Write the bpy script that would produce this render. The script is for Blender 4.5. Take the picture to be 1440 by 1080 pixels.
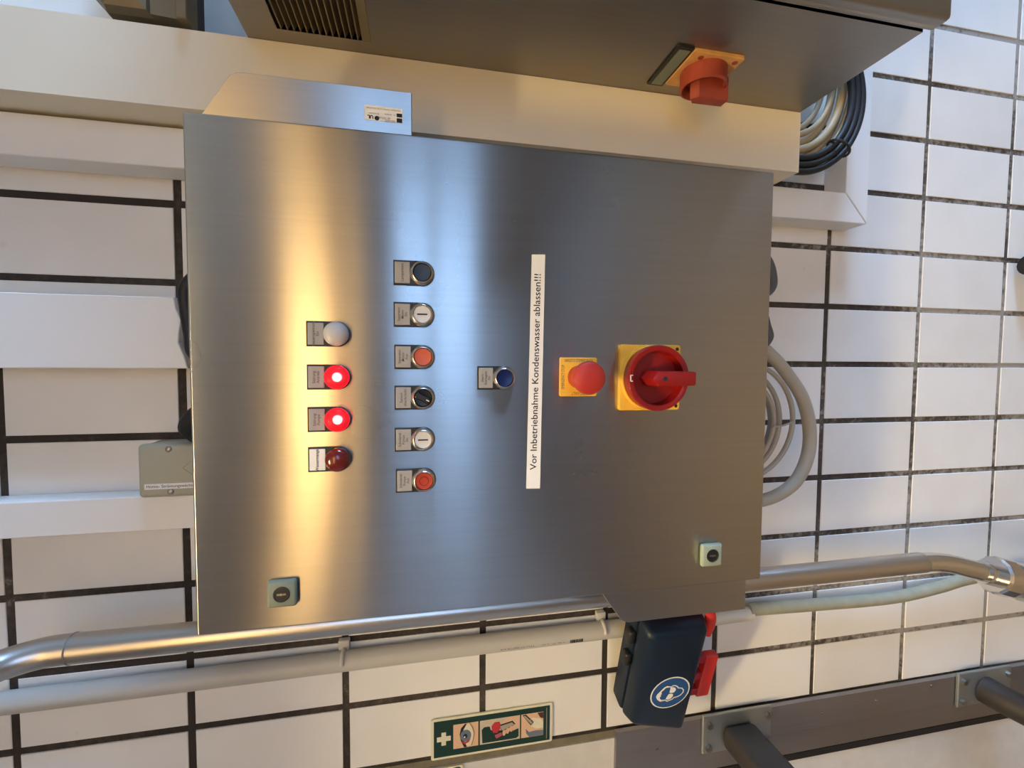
import bpy, bmesh, math, random
from mathutils import Vector, Matrix
random.seed(7)
for o in list(bpy.data.objects): bpy.data.objects.remove(o)
S = bpy.context.scene
COL = S.collection
PI = math.pi

# ------------------------------------------------------------------ camera
# world: X to the right along the wall, Y into the wall (tile face at Y=0), Z up.
# cabinet bottom left front corner is (0,-.21,0); the floor is at Z=-1.  The photo was taken with the phone on its side.
cam = bpy.data.cameras.new('camera')
cam.sensor_fit = 'HORIZONTAL'; cam.sensor_width = 36.0; cam.lens = 640.0/1440.0*36.0
cam.clip_start = 0.01
camo = bpy.data.objects.new('camera', cam); COL.objects.link(camo)
right = Vector((0.0068325, -0.19907762, -0.97995991))
down = Vector((-0.99879998, -0.04888556, 0.00296718))
fwd = Vector((-0.04849659, 0.97876366, -0.19917274))
mw = Matrix.Identity(4)
for i in range(3):
    mw[i][0] = right[i]; mw[i][1] = -down[i]; mw[i][2] = -fwd[i]
mw.translation = Vector((0.32423, -0.79170, 0.50260))
camo.matrix_world = mw
S.camera = camo

# ------------------------------------------------------------------ world, exposure
W = bpy.data.worlds.new('world'); S.world = W; W.use_nodes = True
bg = W.node_tree.nodes['Background']
bg.inputs[0].default_value = (0.50, 0.62, 0.85, 1); bg.inputs[1].default_value = 0.15
S.view_settings.view_transform = 'Standard'
S.view_settings.look = 'None'
S.view_settings.gamma = 1.0
S.view_settings.use_curve_mapping = False
S.view_settings.exposure = 0.06
# radiance of the added, unseen lamps and window panes (built further down)
ADDED_LAMP_WARM = (1.0, 0.64, 0.24)
ADDED_TROUGH_WARM = (1.0, 0.77, 0.42)
ADDED_LAMP_LEFT, ADDED_LAMP_MID, ADDED_LAMP_FAR = 205.0, 8.2, 2.6
ADDED_DAY = (0.37, 0.61, 1.0)
ADDED_DAY_RIGHT, ADDED_DAY_HIGH, ADDED_DAY_LOW = 74.0, 7.5, 6.2

# ------------------------------------------------------------------ materials
MAT = {}
def nt(name):
    m = bpy.data.materials.new(name); m.use_nodes = True
    MAT[name] = m
    return m, m.node_tree.nodes, m.node_tree.links, m.node_tree.nodes['Principled BSDF']

def plain(name, col, rough=0.5, metal=0.0, noise=0.0, nscale=20.0, bump=0.0, coat=0.0, spec=0.5):
    m, N, L, b = nt(name)
    b.inputs['Base Color'].default_value = (*col, 1)
    b.inputs['Roughness'].default_value = rough
    b.inputs['Metallic'].default_value = metal
    b.inputs['Specular IOR Level'].default_value = spec
    if coat: b.inputs['Coat Weight'].default_value = coat
    if noise or bump:
        tc = N.new('ShaderNodeTexCoord')
        ns = N.new('ShaderNodeTexNoise'); ns.inputs['Scale'].default_value = nscale; ns.inputs['Detail'].default_value = 6
        L.new(tc.outputs['Object'], ns.inputs['Vector'])
        if noise:
            mx = N.new('ShaderNodeMix'); mx.data_type = 'RGBA'
            mx.inputs[6].default_value = (*[c*(1-noise) for c in col], 1)
            mx.inputs[7].default_value = (*[min(1, c*(1+noise)) for c in col], 1)
            L.new(ns.outputs['Fac'], mx.inputs[0]); L.new(mx.outputs[2], b.inputs['Base Color'])
        if bump:
            bp = N.new('ShaderNodeBump'); bp.inputs['Strength'].default_value = bump; bp.inputs['Distance'].default_value = 0.002
            L.new(ns.outputs['Fac'], bp.inputs['Height']); L.new(bp.outputs[0], b.inputs['Normal'])
    return m

def emit(name, col, strength):
    m, N, L, b = nt(name)
    b.inputs['Base Color'].default_value = (*col, 1)
    b.inputs['Emission Color'].default_value = (*col, 1)
    b.inputs['Emission Strength'].default_value = strength
    return m

def steel(name, col, rough, aniso, smudge=0.35, tangent=(1, 0, 0), grain=(240, 240, 5), spots=0.0):
    m, N, L, b = nt(name)
    b.inputs['Metallic'].default_value = 1.0
    b.inputs['Anisotropic'].default_value = aniso
    tv = N.new('ShaderNodeCombineXYZ')
    for i in range(3): tv.inputs[i].default_value = tangent[i]
    L.new(tv.outputs[0], b.inputs['Tangent'])
    geo = N.new('ShaderNodeNewGeometry')
    mp = N.new('ShaderNodeMapping'); mp.inputs['Scale'].default_value = grain
    L.new(geo.outputs['Position'], mp.inputs['Vector'])
    n1 = N.new('ShaderNodeTexNoise'); n1.inputs['Scale'].default_value = 1.0; n1.inputs['Detail'].default_value = 3
    L.new(mp.outputs[0], n1.inputs['Vector'])
    n2 = N.new('ShaderNodeTexNoise'); n2.inputs['Scale'].default_value = 5.0; n2.inputs['Detail'].default_value = 4; n2.inputs['Roughness'].default_value = 0.5
    L.new(geo.outputs['Position'], n2.inputs['Vector'])
    # roughness = rough * (1 + smudge*(n2-.5)) + grain
    mr = N.new('ShaderNodeMapRange'); mr.inputs[1].default_value = 0.1; mr.inputs[2].default_value = 0.9
    mr.inputs[3].default_value = rough*(1-smudge*0.4); mr.inputs[4].default_value = rough*(1+smudge*0.6)
    L.new(n2.outputs['Fac'], mr.inputs[0]); L.new(mr.outputs[0], b.inputs['Roughness'])
    mx = N.new('ShaderNodeMix'); mx.data_type = 'RGBA'
    mx.inputs[6].default_value = (*[c*0.92 for c in col], 1); mx.inputs[7].default_value = (*[min(1, c*1.06) for c in col], 1)
    L.new(n1.outputs['Fac'], mx.inputs[0])
    out = mx.outputs[2]
    if spots:
        n3 = N.new('ShaderNodeTexNoise'); n3.inputs['Scale'].default_value = 130.0; n3.inputs['Detail'].default_value = 1
        L.new(geo.outputs['Position'], n3.inputs['Vector'])
        r3 = N.new('ShaderNodeMapRange'); r3.inputs[1].default_value = 0.80; r3.inputs[2].default_value = 0.86; r3.inputs[4].default_value = spots
        L.new(n3.outputs['Fac'], r3.inputs[0])
        m3 = N.new('ShaderNodeMix'); m3.data_type = 'RGBA'; m3.inputs[7].default_value = (0.85, 0.83, 0.8, 1)
        L.new(r3.outputs[0], m3.inputs[0]); L.new(out, m3.inputs[6]); out = m3.outputs[2]
    L.new(out, b.inputs['Base Color'])
    return m

def tile_mat():
    m, N, L, b = nt('glazed_tile')
    oi = N.new('ShaderNodeObjectInfo'); geo = N.new('ShaderNodeNewGeometry')
    ns = N.new('ShaderNodeTexNoise'); ns.inputs['Scale'].default_value = 6; ns.inputs['Detail'].default_value = 7
    L.new(geo.outputs['Position'], ns.inputs['Vector'])
    ad = N.new('ShaderNodeMath'); ad.operation = 'ADD'; L.new(ns.outputs['Fac'], ad.inputs[0])
    ml = N.new('ShaderNodeMath'); ml.operation = 'MULTIPLY'; ml.inputs[1].default_value = 0.35
    L.new(oi.outputs['Random'], ml.inputs[0]); L.new(ml.outputs[0], ad.inputs[1])
    cr = N.new('ShaderNodeValToRGB')
    cr.color_ramp.elements[0].position = 0.3; cr.color_ramp.elements[0].color = (0.74, 0.715, 0.67, 1)
    cr.color_ramp.elements[1].position = 0.85; cr.color_ramp.elements[1].color = (0.84, 0.825, 0.79, 1)
    L.new(ad.outputs[0], cr.inputs[0])
    # sparse grey scuffs
    n2 = N.new('ShaderNodeTexNoise'); n2.inputs['Scale'].default_value = 17; n2.inputs['Detail'].default_value = 3
    L.new(geo.outputs['Position'], n2.inputs['Vector'])
    r2 = N.new('ShaderNodeMapRange'); r2.inputs[1].default_value = 0.72; r2.inputs[2].default_value = 0.82; r2.inputs[4].default_value = 0.45
    L.new(n2.outputs['Fac'], r2.inputs[0])
    mx = N.new('ShaderNodeMix'); mx.data_type = 'RGBA'; mx.inputs[7].default_value = (0.27, 0.25, 0.23, 1)
    L.new(r2.outputs[0], mx.inputs[0]); L.new(cr.outputs[0], mx.inputs[6]); L.new(mx.outputs[2], b.inputs['Base Color'])
    b.inputs['Roughness'].default_value = 0.42
    b.inputs['Specular IOR Level'].default_value = 0.35
    return m

def grout_mat():
    m, N, L, b = nt('dirty_grout')
    geo = N.new('ShaderNodeNewGeometry')
    ns = N.new('ShaderNodeTexNoise'); ns.inputs['Scale'].default_value = 60; ns.inputs['Detail'].default_value = 8; ns.inputs['Roughness'].default_value = 0.75
    L.new(geo.outputs['Position'], ns.inputs['Vector'])
    n2 = N.new('ShaderNodeTexNoise'); n2.inputs['Scale'].default_value = 3.2; n2.inputs['Detail'].default_value = 3
    L.new(geo.outputs['Position'], n2.inputs['Vector'])
    sep = N.new('ShaderNodeSeparateXYZ'); L.new(geo.outputs['Position'], sep.inputs[0])
    zr = N.new('ShaderNodeMapRange'); zr.inputs[1].default_value = 0.0; zr.inputs[2].default_value = -0.75; zr.inputs[3].default_value = -0.08; zr.inputs[4].default_value = 0.26
    L.new(sep.outputs['Z'], zr.inputs[0])
    a = N.new('ShaderNodeMath'); a.operation = 'ADD'; L.new(n2.outputs['Fac'], a.inputs[0]); L.new(zr.outputs[0], a.inputs[1])
    a2 = N.new('ShaderNodeMath'); a2.operation = 'MULTIPLY_ADD'; a2.inputs[1].default_value = 0.9
    L.new(ns.outputs['Fac'], a2.inputs[0]); L.new(a.outputs[0], a2.inputs[2])
    cr = N.new('ShaderNodeValToRGB')
    e = cr.color_ramp.elements
    e[0].position = 0.86; e[0].color = (0.035, 0.026, 0.02, 1)
    e[1].position = 1.22; e[1].color = (0.36, 0.33, 0.29, 1)
    x = e.new(0.99); x.color = (0.075, 0.058, 0.045, 1)
    # ramp positions are clamped to 0..1, so rescale the driver
    sc = N.new('ShaderNodeMapRange'); sc.inputs[1].default_value = 0.55; sc.inputs[2].default_value = 1.35
    L.new(a2.outputs[0], sc.inputs[0]); L.new(sc.outputs[0], cr.inputs[0])
    e[0].position = 0.35; e[1].position = 0.62; e[2].position = 0.86
    e[1].color = (0.075, 0.058, 0.045, 1); e[2].color = (0.36, 0.33, 0.29, 1)
    L.new(cr.outputs[0], b.inputs['Base Color'])
    b.inputs['Roughness'].default_value = 0.9
    bp = N.new('ShaderNodeBump'); bp.inputs['Strength'].default_value = 0.6; bp.inputs['Distance'].default_value = 0.002
    L.new(ns.outputs['Fac'], bp.inputs['Height']); L.new(bp.outputs[0], b.inputs['Normal'])
    return m

tile_mat(); grout_mat()
steel('brushed_steel', (0.50, 0.49, 0.475), 0.28, 1.0)
steel('plate_steel', (0.52, 0.51, 0.495), 0.30, 0.9)
steel('cabinet_steel', (0.33, 0.305, 0.27), 0.38, 0.6, tangent=(0, 1, 0))
steel('cabinet_front', (0.33, 0.305, 0.27), 0.36, 0.9)
steel('pipe_steel', (0.58, 0.55, 0.51), 0.30, 0.0, smudge=0.5)
steel('polished_steel', (0.72, 0.70, 0.68), 0.14, 0.0, smudge=0.6)
steel('rail_steel', (0.36, 0.34, 0.34), 0.50, 0.0, smudge=0.6)
steel('galvanised', (0.42, 0.44, 0.43), 0.5, 0.0, smudge=0.8)
plain('duct_white', (0.85, 0.84, 0.81), 0.45, noise=0.03, nscale=9)
plain('duct_cream', (0.85, 0.77, 0.60), 0.45, noise=0.04, nscale=9)
plain('grey_paint', (0.60, 0.585, 0.56), 0.7, noise=0.10, nscale=30, bump=0.3)
plain('plaster', (0.46, 0.43, 0.39), 0.85, noise=0.05, nscale=6)
plain('ceiling_paint', (0.38, 0.30, 0.22), 0.9, noise=0.05, nscale=4)
plain('floor_tile', (0.21, 0.170, 0.125), 0.35, noise=0.15, nscale=8)
plain('seal_olive', (0.17, 0.15, 0.10), 0.8, noise=0.3, nscale=60)
plain('black_plastic', (0.012, 0.011, 0.010), 0.45)
plain('black_rubber', (0.010, 0.010, 0.011), 0.55)
plain('legend_grey', (0.34, 0.325, 0.31), 0.6, noise=0.05, nscale=300)
plain('legend_white', (0.80, 0.78, 0.74), 0.55)
plain('ink_black', (0.012, 0.012, 0.014), 0.7)
plain('ink_grey', (0.10, 0.095, 0.09), 0.7)
plain('paper_white', (0.86, 0.85, 0.83), 0.65)
plain('bezel_metal', (0.60, 0.57, 0.53), 0.28, metal=1.0)
plain('button_black', (0.010, 0.009, 0.009), 0.35)
plain('button_white', (0.62, 0.61, 0.60), 0.35)
plain('button_red', (0.42, 0.045, 0.018), 0.4, noise=0.12, nscale=90)
plain('button_orange', (0.55, 0.095, 0.035), 0.4, noise=0.08, nscale=90)
plain('button_blue', (0.004, 0.012, 0.09), 0.25)
plain('lens_white', (0.46, 0.44, 0.43), 0.35, spec=0.5)
plain('lens_red_off', (0.13, 0.008, 0.005), 0.22, coat=0.3)
plain('sign_yellow', (0.80, 0.47, 0.050), 0.5, noise=0.06, nscale=120)
plain('estop_red', (0.42, 0.027, 0.016), 0.42)
plain('switch_red', (0.25, 0.007, 0.006), 0.36, noise=0.15, nscale=60)
plain('worn_red', (0.32, 0.050, 0.022), 0.55, noise=0.35, nscale=70)
plain('worn_orange', (0.60, 0.31, 0.095), 0.6, noise=0.35, nscale=55)
plain('lock_green', (0.17, 0.20, 0.155), 0.6, noise=0.1, nscale=120)
plain('lock_pale', (0.30, 0.35, 0.27), 0.6, noise=0.1, nscale=120)
plain('jbox_beige', (0.40, 0.39, 0.30), 0.5, noise=0.03, nscale=30)
plain('screw_metal', (0.35, 0.33, 0.30), 0.35, metal=1.0)
plain('conduit_grey', (0.50, 0.48, 0.43), 0.45, noise=0.05, nscale=15)
plain('sleeve_cream', (0.66, 0.62, 0.53), 0.5)
plain('hose_green', (0.32, 0.31, 0.225), 0.55, noise=0.22, nscale=40)
plain('cable_beige', (0.47, 0.38, 0.23), 0.5, noise=0.08, nscale=25)
plain('cable_grey', (0.40, 0.375, 0.33), 0.5, noise=0.10, nscale=25)
plain('cable_dark', (0.10, 0.105, 0.115), 0.5)
plain('cable_thick', (0.44, 0.415, 0.35), 0.5, noise=0.16, nscale=14)
plain('box_navy', (0.005, 0.013, 0.030), 0.42, noise=0.1, nscale=40, spec=0.3)
plain('clip_red', (0.62, 0.030, 0.022), 0.4)
plain('clip_dark_red', (0.32, 0.012, 0.03), 0.45)
plain('icon_blue', (0.012, 0.075, 0.24), 0.5)
plain('icon_white', (0.85, 0.83, 0.78), 0.55)
plain('sign_cream', (0.74, 0.70, 0.52), 0.5)
plain('sign_green', (0.006, 0.034, 0.022), 0.4)
plain('print_skin', (0.72, 0.47, 0.30), 0.55)
plain('print_skin_dark', (0.42, 0.23, 0.13), 0.55)
plain('print_blue', (0.14, 0.17, 0.24), 0.55)
plain('print_red', (0.50, 0.03, 0.035), 0.55)
plain('print_pink', (0.42, 0.09, 0.12), 0.55)
plain('print_hair', (0.10, 0.025, 0.02), 0.55)
plain('print_beige', (0.58, 0.50, 0.38), 0.55)
plain('print_bottle', (0.40, 0.35, 0.27), 0.55)
plain('dark_arm', (0.030, 0.025, 0.022), 0.55, noise=0.25, nscale=20)
plain('bronze_box', (0.21, 0.165, 0.095), 0.5, metal=0.3, noise=0.15, nscale=12)
plain('added_lamp_housing', (0.7, 0.7, 0.68), 0.5)
plain('added_window_frame', (0.5, 0.5, 0.5), 0.5)
emit('added_left_glow', ADDED_TROUGH_WARM, ADDED_LAMP_LEFT)
emit('added_mid_glow', ADDED_LAMP_WARM, ADDED_LAMP_MID)
emit('added_far_glow', ADDED_LAMP_WARM, ADDED_LAMP_FAR)
emit('added_day_right', ADDED_DAY, ADDED_DAY_RIGHT)
emit('added_day_high', ADDED_DAY, ADDED_DAY_HIGH)
emit('added_day_low', ADDED_DAY, ADDED_DAY_LOW)
emit('led_glow', (1.0, 0.33, 0.28), 30.0)
# lit red dome: coloured clear plastic around a glowing LED
m, N, L, b = nt('lens_red_lit')
b.inputs['Base Color'].default_value = (0.95, 0.03, 0.05, 1); b.inputs['Roughness'].default_value = 0.38
b.inputs['Transmission Weight'].default_value = 0.55; b.inputs['IOR'].default_value = 1.2
b.inputs['Emission Color'].default_value = (1.0, 0.004, 0.022, 1); b.inputs['Emission Strength'].default_value = 0.42

# ------------------------------------------------------------------ mesh helpers
POS = {}
def wpos(o): return POS[o.name] if o is not None else Vector((0, 0, 0))

def mk(name, bm, mat, parent=None, smooth=False, label=None):
    """link a bmesh given in world coordinates as one mesh object whose origin is its own centre"""
    bmesh.ops.recalc_face_normals(bm, faces=bm.faces)
    lo = Vector((1e9,)*3); hi = Vector((-1e9,)*3)
    for v in bm.verts:
        for i in range(3):
            lo[i] = min(lo[i], v.co[i]); hi[i] = max(hi[i], v.co[i])
    c = (lo+hi)/2
    for v in bm.verts: v.co -= c
    me = bpy.data.meshes.new(name); bm.to_mesh(me); bm.free()
    if smooth:
        for p in me.polygons: p.use_smooth = True
        try: me.set_sharp_from_angle(angle=math.radians(40))
        except Exception: pass
    me.materials.append(MAT[mat])
    o = bpy.data.objects.new(name, me); COL.objects.link(o)
    POS[o.name] = c.copy()
    if parent is not None:
        o.parent = parent; o.location = c - wpos(parent)
    else: o.location = c
    if label: o['label'] = label
    return o

def thing(name, label, cat, loc, group=None):
    o = bpy.data.objects.new(name, None); COL.objects.link(o); o.empty_display_size = 0.03
    o.location = loc; POS[o.name] = Vector(loc)
    return tag(o, label, cat, group)

def tag(o, label, cat, group=None):
    o['label'] = label; o['category'] = cat
    if group: o['group'] = group
    return o

def struct(o, label=None):
    o['kind'] = 'structure'
    if label: o['label'] = label
    return o

def bm_new(): return bmesh.new()

def box(bm, x0, x1, y0, y1, z0, z1, bev=0.0, seg=2, mtx=None):
    t = bmesh.new() if bev else bm
    vs = [t.verts.new((x, y, z)) for x in (x0, x1) for y in (y0, y1) for z in (z0, z1)]
    for f in ((0, 1, 3, 2), (4, 6, 7, 5), (0, 4, 5, 1), (2, 3, 7, 6), (0, 2, 6, 4), (1, 5, 7, 3)):
        t.faces.new([vs[i] for i in f])
    if bev:
        bmesh.ops.recalc_face_normals(t, faces=t.faces)
        bmesh.ops.bevel(t, geom=list(t.edges), offset=bev, segments=seg, profile=0.5, affect='EDGES')
        merge(bm, t)
    return bm

def merge(bm, t):
    mp = {}
    for v in t.verts: mp[v] = bm.verts.new(v.co)
    for f in t.faces:
        try: bm.faces.new([mp[v] for v in f.verts])
        except ValueError: pass
    t.free()

def poly_prism(bm, pts, y0, y1, bev=0.0, seg=2):
    """pts (x,z) outline, extruded from y0 (back) to y1 (front)"""
    t = bmesh.new()
    a = [t.verts.new((x, y0, z)) for x, z in pts]; b = [t.verts.new((x, y1, z)) for x, z in pts]
    n = len(pts)
    t.faces.new(a); t.faces.new(b)
    for i in range(n): t.faces.new((a[i], a[(i+1) % n], b[(i+1) % n], b[i]))
    if bev:
        bmesh.ops.recalc_face_normals(t, faces=t.faces)
        bset = set(b)
        es = [e for e in t.edges if e.verts[0] in bset and e.verts[1] in bset]
        bmesh.ops.bevel(t, geom=es, offset=bev, segments=seg, profile=0.5, affect='EDGES')
    merge(bm, t); return bm

def flat(bm, pts, y):
    bm.faces.new([bm.verts.new((x, y, z)) for x, z in pts]); return bm

def rrect(cx, cz, w, h, r, n=4):
    pts = []
    for sx, sz, a0 in ((1, 1, 0), (-1, 1, 90), (-1, -1, 180), (1, -1, 270)):
        for i in range(n+1):
            a = math.radians(a0+90*i/n)
            pts.append((cx+sx*(w/2-r)+r*math.cos(a), cz+sz*(h/2-r)+r*math.sin(a)))
    return pts

def circ(cx, cz, r, n=28, rz=None):
    rz = r if rz is None else rz
    return [(cx+r*math.cos(2*PI*i/n), cz+rz*math.sin(2*PI*i/n)) for i in range(n)]

def lathe(bm, cx, cz, prof, n=36, axis='Y', close=True):
    """prof: list of (r, y). revolves around the Y axis through (cx,cz) (or X axis through y=cx,z=cz)"""
    rings = []
    for r, y in prof:
        ring = []
        if r < 1e-6:
            v = bm.verts.new((cx, y, cz) if axis == 'Y' else (y, cx, cz)); ring = [v]
        else:
            for i in range(n):
                a = 2*PI*i/n
                p = (cx+r*math.cos(a), y, cz+r*math.sin(a)) if axis == 'Y' else (y, cx+r*math.cos(a), cz+r*math.sin(a))
                ring.append(bm.verts.new(p))
        rings.append(ring)
    for A, B in zip(rings[:-1], rings[1:]):
        if len(A) == 1 and len(B) == 1: continue
        for i in range(n):
            j = (i+1) % n
            if len(A) == 1: bm.faces.new((A[0], B[i], B[j]))
            elif len(B) == 1: bm.faces.new((A[i], A[j], B[0]))
            else: bm.faces.new((A[i], A[j], B[j], B[i]))
    if close:
        for R in (rings[0], rings[-1]):
            if len(R) > 1:
                try: bm.faces.new(R)
                except ValueError: pass
    return bm

def catmull(pts, k=8):
    P = [Vector(p) for p in pts]
    P = [2*P[0]-P[1]] + P + [2*P[-1]-P[-2]]
    out = []
    for i in range(1, len(P)-2):
        for s in range(k):
            t = s/k
            a, b, c, d = P[i-1], P[i], P[i+1], P[i+2]
            out.append(0.5*((2*b)+(c-a)*t+(2*a-5*b+4*c-d)*t*t+(3*b-a-3*c+d)*t**3))
    out.append(P[-2]); return out

def tube(bm, pts, r, n=12, smooth=True, k=8, cap=True, hollow=None):
    P = catmull(pts, k) if smooth else [Vector(p) for p in pts]
    T = []
    for i in range(len(P)):
        a = P[max(0, i-1)]; b = P[min(len(P)-1, i+1)]; T.append((b-a).normalized())
    ref = Vector((0, 0, 1)) if abs(T[0].z) < 0.9 else Vector((1, 0, 0))
    u = T[0].cross(ref).normalized()
    rings = []
    for i, p in enumerate(P):
        u = (u - T[i]*u.dot(T[i])).normalized(); v = T[i].cross(u)
        rr = r[min(i*len(r)//len(P), len(r)-1)] if isinstance(r, (list, tuple)) else r
        rings.append([bm.verts.new(p+(u*math.cos(2*PI*q/n)+v*math.sin(2*PI*q/n))*rr) for q in range(n)])
    for A, B in zip(rings[:-1], rings[1:]):
        for q in range(n): bm.faces.new((A[q], A[(q+1) % n], B[(q+1) % n], B[q]))
    if cap: bm.faces.new(rings[0]); bm.faces.new(rings[-1])
    return bm

def text(name, s, mat, x, z, y, size, parent, rot=0.0, align='CENTER', width=None, spacing=1.0, bold=0.0, line=1.0):
    """lettering lying in the plane y, facing the room; rot turns it about Y (counter-clockwise seen from the room)"""
    cu = bpy.data.curves.new(name, 'FONT'); cu.body = s; cu.size = size
    cu.align_x = align; cu.align_y = 'CENTER'; cu.space_character = spacing; cu.offset = bold; cu.space_line = line
    cu.resolution_u = 3
    o = bpy.data.objects.new(name+'_src', cu); COL.objects.link(o)
    bpy.context.view_layer.update()
    dg = bpy.context.evaluated_depsgraph_get()
    me = bpy.data.meshes.new_from_object(o.evaluated_get(dg))
    bpy.data.objects.remove(o); bpy.data.curves.remove(cu)
    xs = [v.co.x for v in me.vertices] or [0]
    k = 1.0
    if width and max(xs) > min(xs): k = width/(max(xs)-min(xs))
    ca, sa = math.cos(rot), math.sin(rot)
    bm = bmesh.new(); bm.from_mesh(me); bpy.data.meshes.remove(me)
    for v in bm.verts:
        a, b2 = v.co.x*k, v.co.y
        v.co = (x+a*ca-b2*sa, y, z+a*sa+b2*ca)
    return mk(name, bm, mat, parent)

# ------------------------------------------------------------------ the setting
TX, TA = 0.91481, 0.11823      # vertical joints at TX - TA*j
TZ, TB = 1.0985, 0.23562       # horizontal joints at TZ - TB*k
J = 0.0112                     # joint width
XL, XR, YF, ZF, ZC = -2.6, 3.6, -6.6, -1.0, 1.9
bm = bm_new(); box(bm, -0.385, XR, 0.0018, 0.12, ZF, ZC)
wall = struct(mk('wall_back', bm, 'dirty_grout'), 'white glazed tile wall with dark dirty joints')
# each tile its own piece, sharing one mesh per row type
def tile_mesh(w, h):
    t = bmesh.new(); box(t, -w/2, w/2, 0.0, 0.008, -h/2, h/2)
    es = [e for e in t.edges if all(v.co.y < 0.001 for v in e.verts)]
    bmesh.ops.recalc_face_normals(t, faces=t.faces)
    bmesh.ops.bevel(t, geom=es, offset=0.0008, segments=1, profile=0.5, affect='EDGES')
    me = bpy.data.meshes.new('tile'); t.to_mesh(t and me); t.free()
    me.materials.append(MAT['glazed_tile']); return me
TM = tile_mesh(TA-J, TB-J)
zlast0 = TZ-TB*8; 
TM_low = tile_mesh(TA-J, (zlast0-ZF)-J)
for k in range(-3, 9):
    for j in range(-9, 11):
        x = TX-TA*(j+0.5); z = TZ-TB*(k+0.5); me = TM
        if k == 8: me = TM_low; z = (zlast0+ZF)/2
        if z+TB/2 > ZC: continue
        o = bpy.data.objects.new('tile', me); COL.objects.link(o); o.parent = wall
        o.location = Vector((x+random.uniform(-.0006, .0006), random.uniform(-.0006, .0004), z+random.uniform(-.0006, .0006))) - wpos(wall)
        o.rotation_euler = (random.uniform(-.003, .003), random.uniform(-.002, .002), random.uniform(-.003, .003))

bm = bm_new(); box(bm, XL, -0.400, -0.004, 0.12, ZF, ZC)
struct(mk('wall_grey', bm, 'grey_paint'), 'light grey painted wall section left of the tiles')
bm = bm_new(); box(bm, -0.400, -0.386, -0.001, 0.12, ZF, ZC)
struct(mk('trim_1', bm, 'seal_olive'), 'olive sealant strip along the edge of the tiles')
bm = bm_new(); box(bm, XL, XR, YF, 0.12, ZF-0.1, ZF); struct(mk('floor', bm, 'floor_tile'))
bm = bm_new(); box(bm, XL, XR, YF, 0.12, ZC, ZC+0.1); struct(mk('ceiling', bm, 'ceiling_paint'))
bm = bm_new(); box(bm, XL-0.1, XL, YF, 0.12, ZF, ZC); struct(mk('wall_left', bm, 'plaster'))
# right wall and front wall carry the added windows, unseen, put in for the daylight
def wall_panel(name, axis, a0, a1, holes, p0, p1):
    # holes: (w0, w1, z0, z1) sorted along the wall, not overlapping along it
    bm = bm_new()
    def bb(u0, u1, q0, q1):
        if u1-u0 < 1e-4 or q1-q0 < 1e-4: return
        if axis == 'x': box(bm, p0, p1, u0, u1, q0, q1)
        else: box(bm, u0, u1, p0, p1, q0, q1)
    cuts = sorted(set([a0, a1]+[h_[0] for h_ in holes]+[h_[1] for h_ in holes]))
    for u0, u1 in zip(cuts[:-1], cuts[1:]):
        hs = sorted([(h_[2], h_[3]) for h_ in holes if h_[0] <= u0+1e-6 and h_[1] >= u1-1e-6])
        z = ZF
        for q0, q1 in hs: bb(u0, u1, z, q0); z = q1
        bb(u0, u1, z, ZC)
    return struct(mk(name, bm, 'plaster'))
def added_window(n, axis, w0, w1, z0, z1, p, bars, rails, mat, inward):
    bm = bm_new()
    def bb(u0, u1, q0, q1, d=0.03):
        if axis == 'x': box(bm, p-d, p+d, u0, u1, q0, q1)
        else: box(bm, u0, u1, p-d, p+d, q0, q1)
    t = 0.05
    bb(w0, w0+t, z0, z1); bb(w1-t, w1, z0, z1); bb(w0+t, w1-t, z0, z0+t); bb(w0+t, w1-t, z1-t, z1)
    for i in range(1, bars): u = w0+(w1-w0)*i/bars; bb(u-t/2, u+t/2, z0+t, z1-t, 0.028)
    for i in range(1, rails): q = z0+(z1-z0)*i/rails; bb(w0+t, w1-t, q-t/2, q+t/2, 0.026)
    f = struct(mk('added_window_%d' % n, bm, 'added_window_frame'))
    bm = bm_new(); e = 0.004*inward
    lo_, hi_ = sorted((p-e, p-e*3))
    if axis == 'x': box(bm, lo_, hi_, w0+t, w1-t, z0+t, z1-t)
    else: box(bm, w0+t, w1-t, lo_, hi_, z0+t, z1-t)
    mk('pane', bm, mat, f)  # glowing pane added to bring daylight into the room
wall_panel('wall_right', 'x', YF, 0.12, [(-1.40, -0.40, -0.40, 0.60)], XR, XR+0.1)
added_window(1, 'x', -1.40, -0.40, -0.40, 0.60, XR+0.05, 2, 1, 'added_day_right', 1)
wall_panel('wall_front', 'y', XL, XR, [(0.2, 3.2, -0.12, 0.72), (0.8, 3.2, 0.82, 1.58)], YF-0.1, YF)
added_window(2, 'y', 0.8, 3.2, 0.82, 1.58, YF-0.05, 3, 2, 'added_day_high', -1)
added_window(3, 'y', 0.2, 3.2, -0.12, 0.72, YF-0.05, 4, 2, 'added_day_low', -1)

# added ceiling lamps, unseen, put in for the warm light and door reflections
def added_ceiling_lamp(x, y, lx, ly, glow, label, group=None, drop=0.10):
    t = thing('added_ceiling_lamp', label, 'lamp', (x, y, ZC), group)
    bm = bm_new(); box(bm, x-lx/2-0.02, x+lx/2+0.02, y-ly/2-0.02, y+ly/2+0.02, ZC-0.05, ZC, 0.006)
    mk('housing', bm, 'added_lamp_housing', t)
    bm = bm_new(); box(bm, x-lx/2, x+lx/2, y-ly/2, y+ly/2, ZC-drop, ZC-0.05, 0.02, 3)
    mk('diffuser', bm, glow, t, smooth=True)
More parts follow.
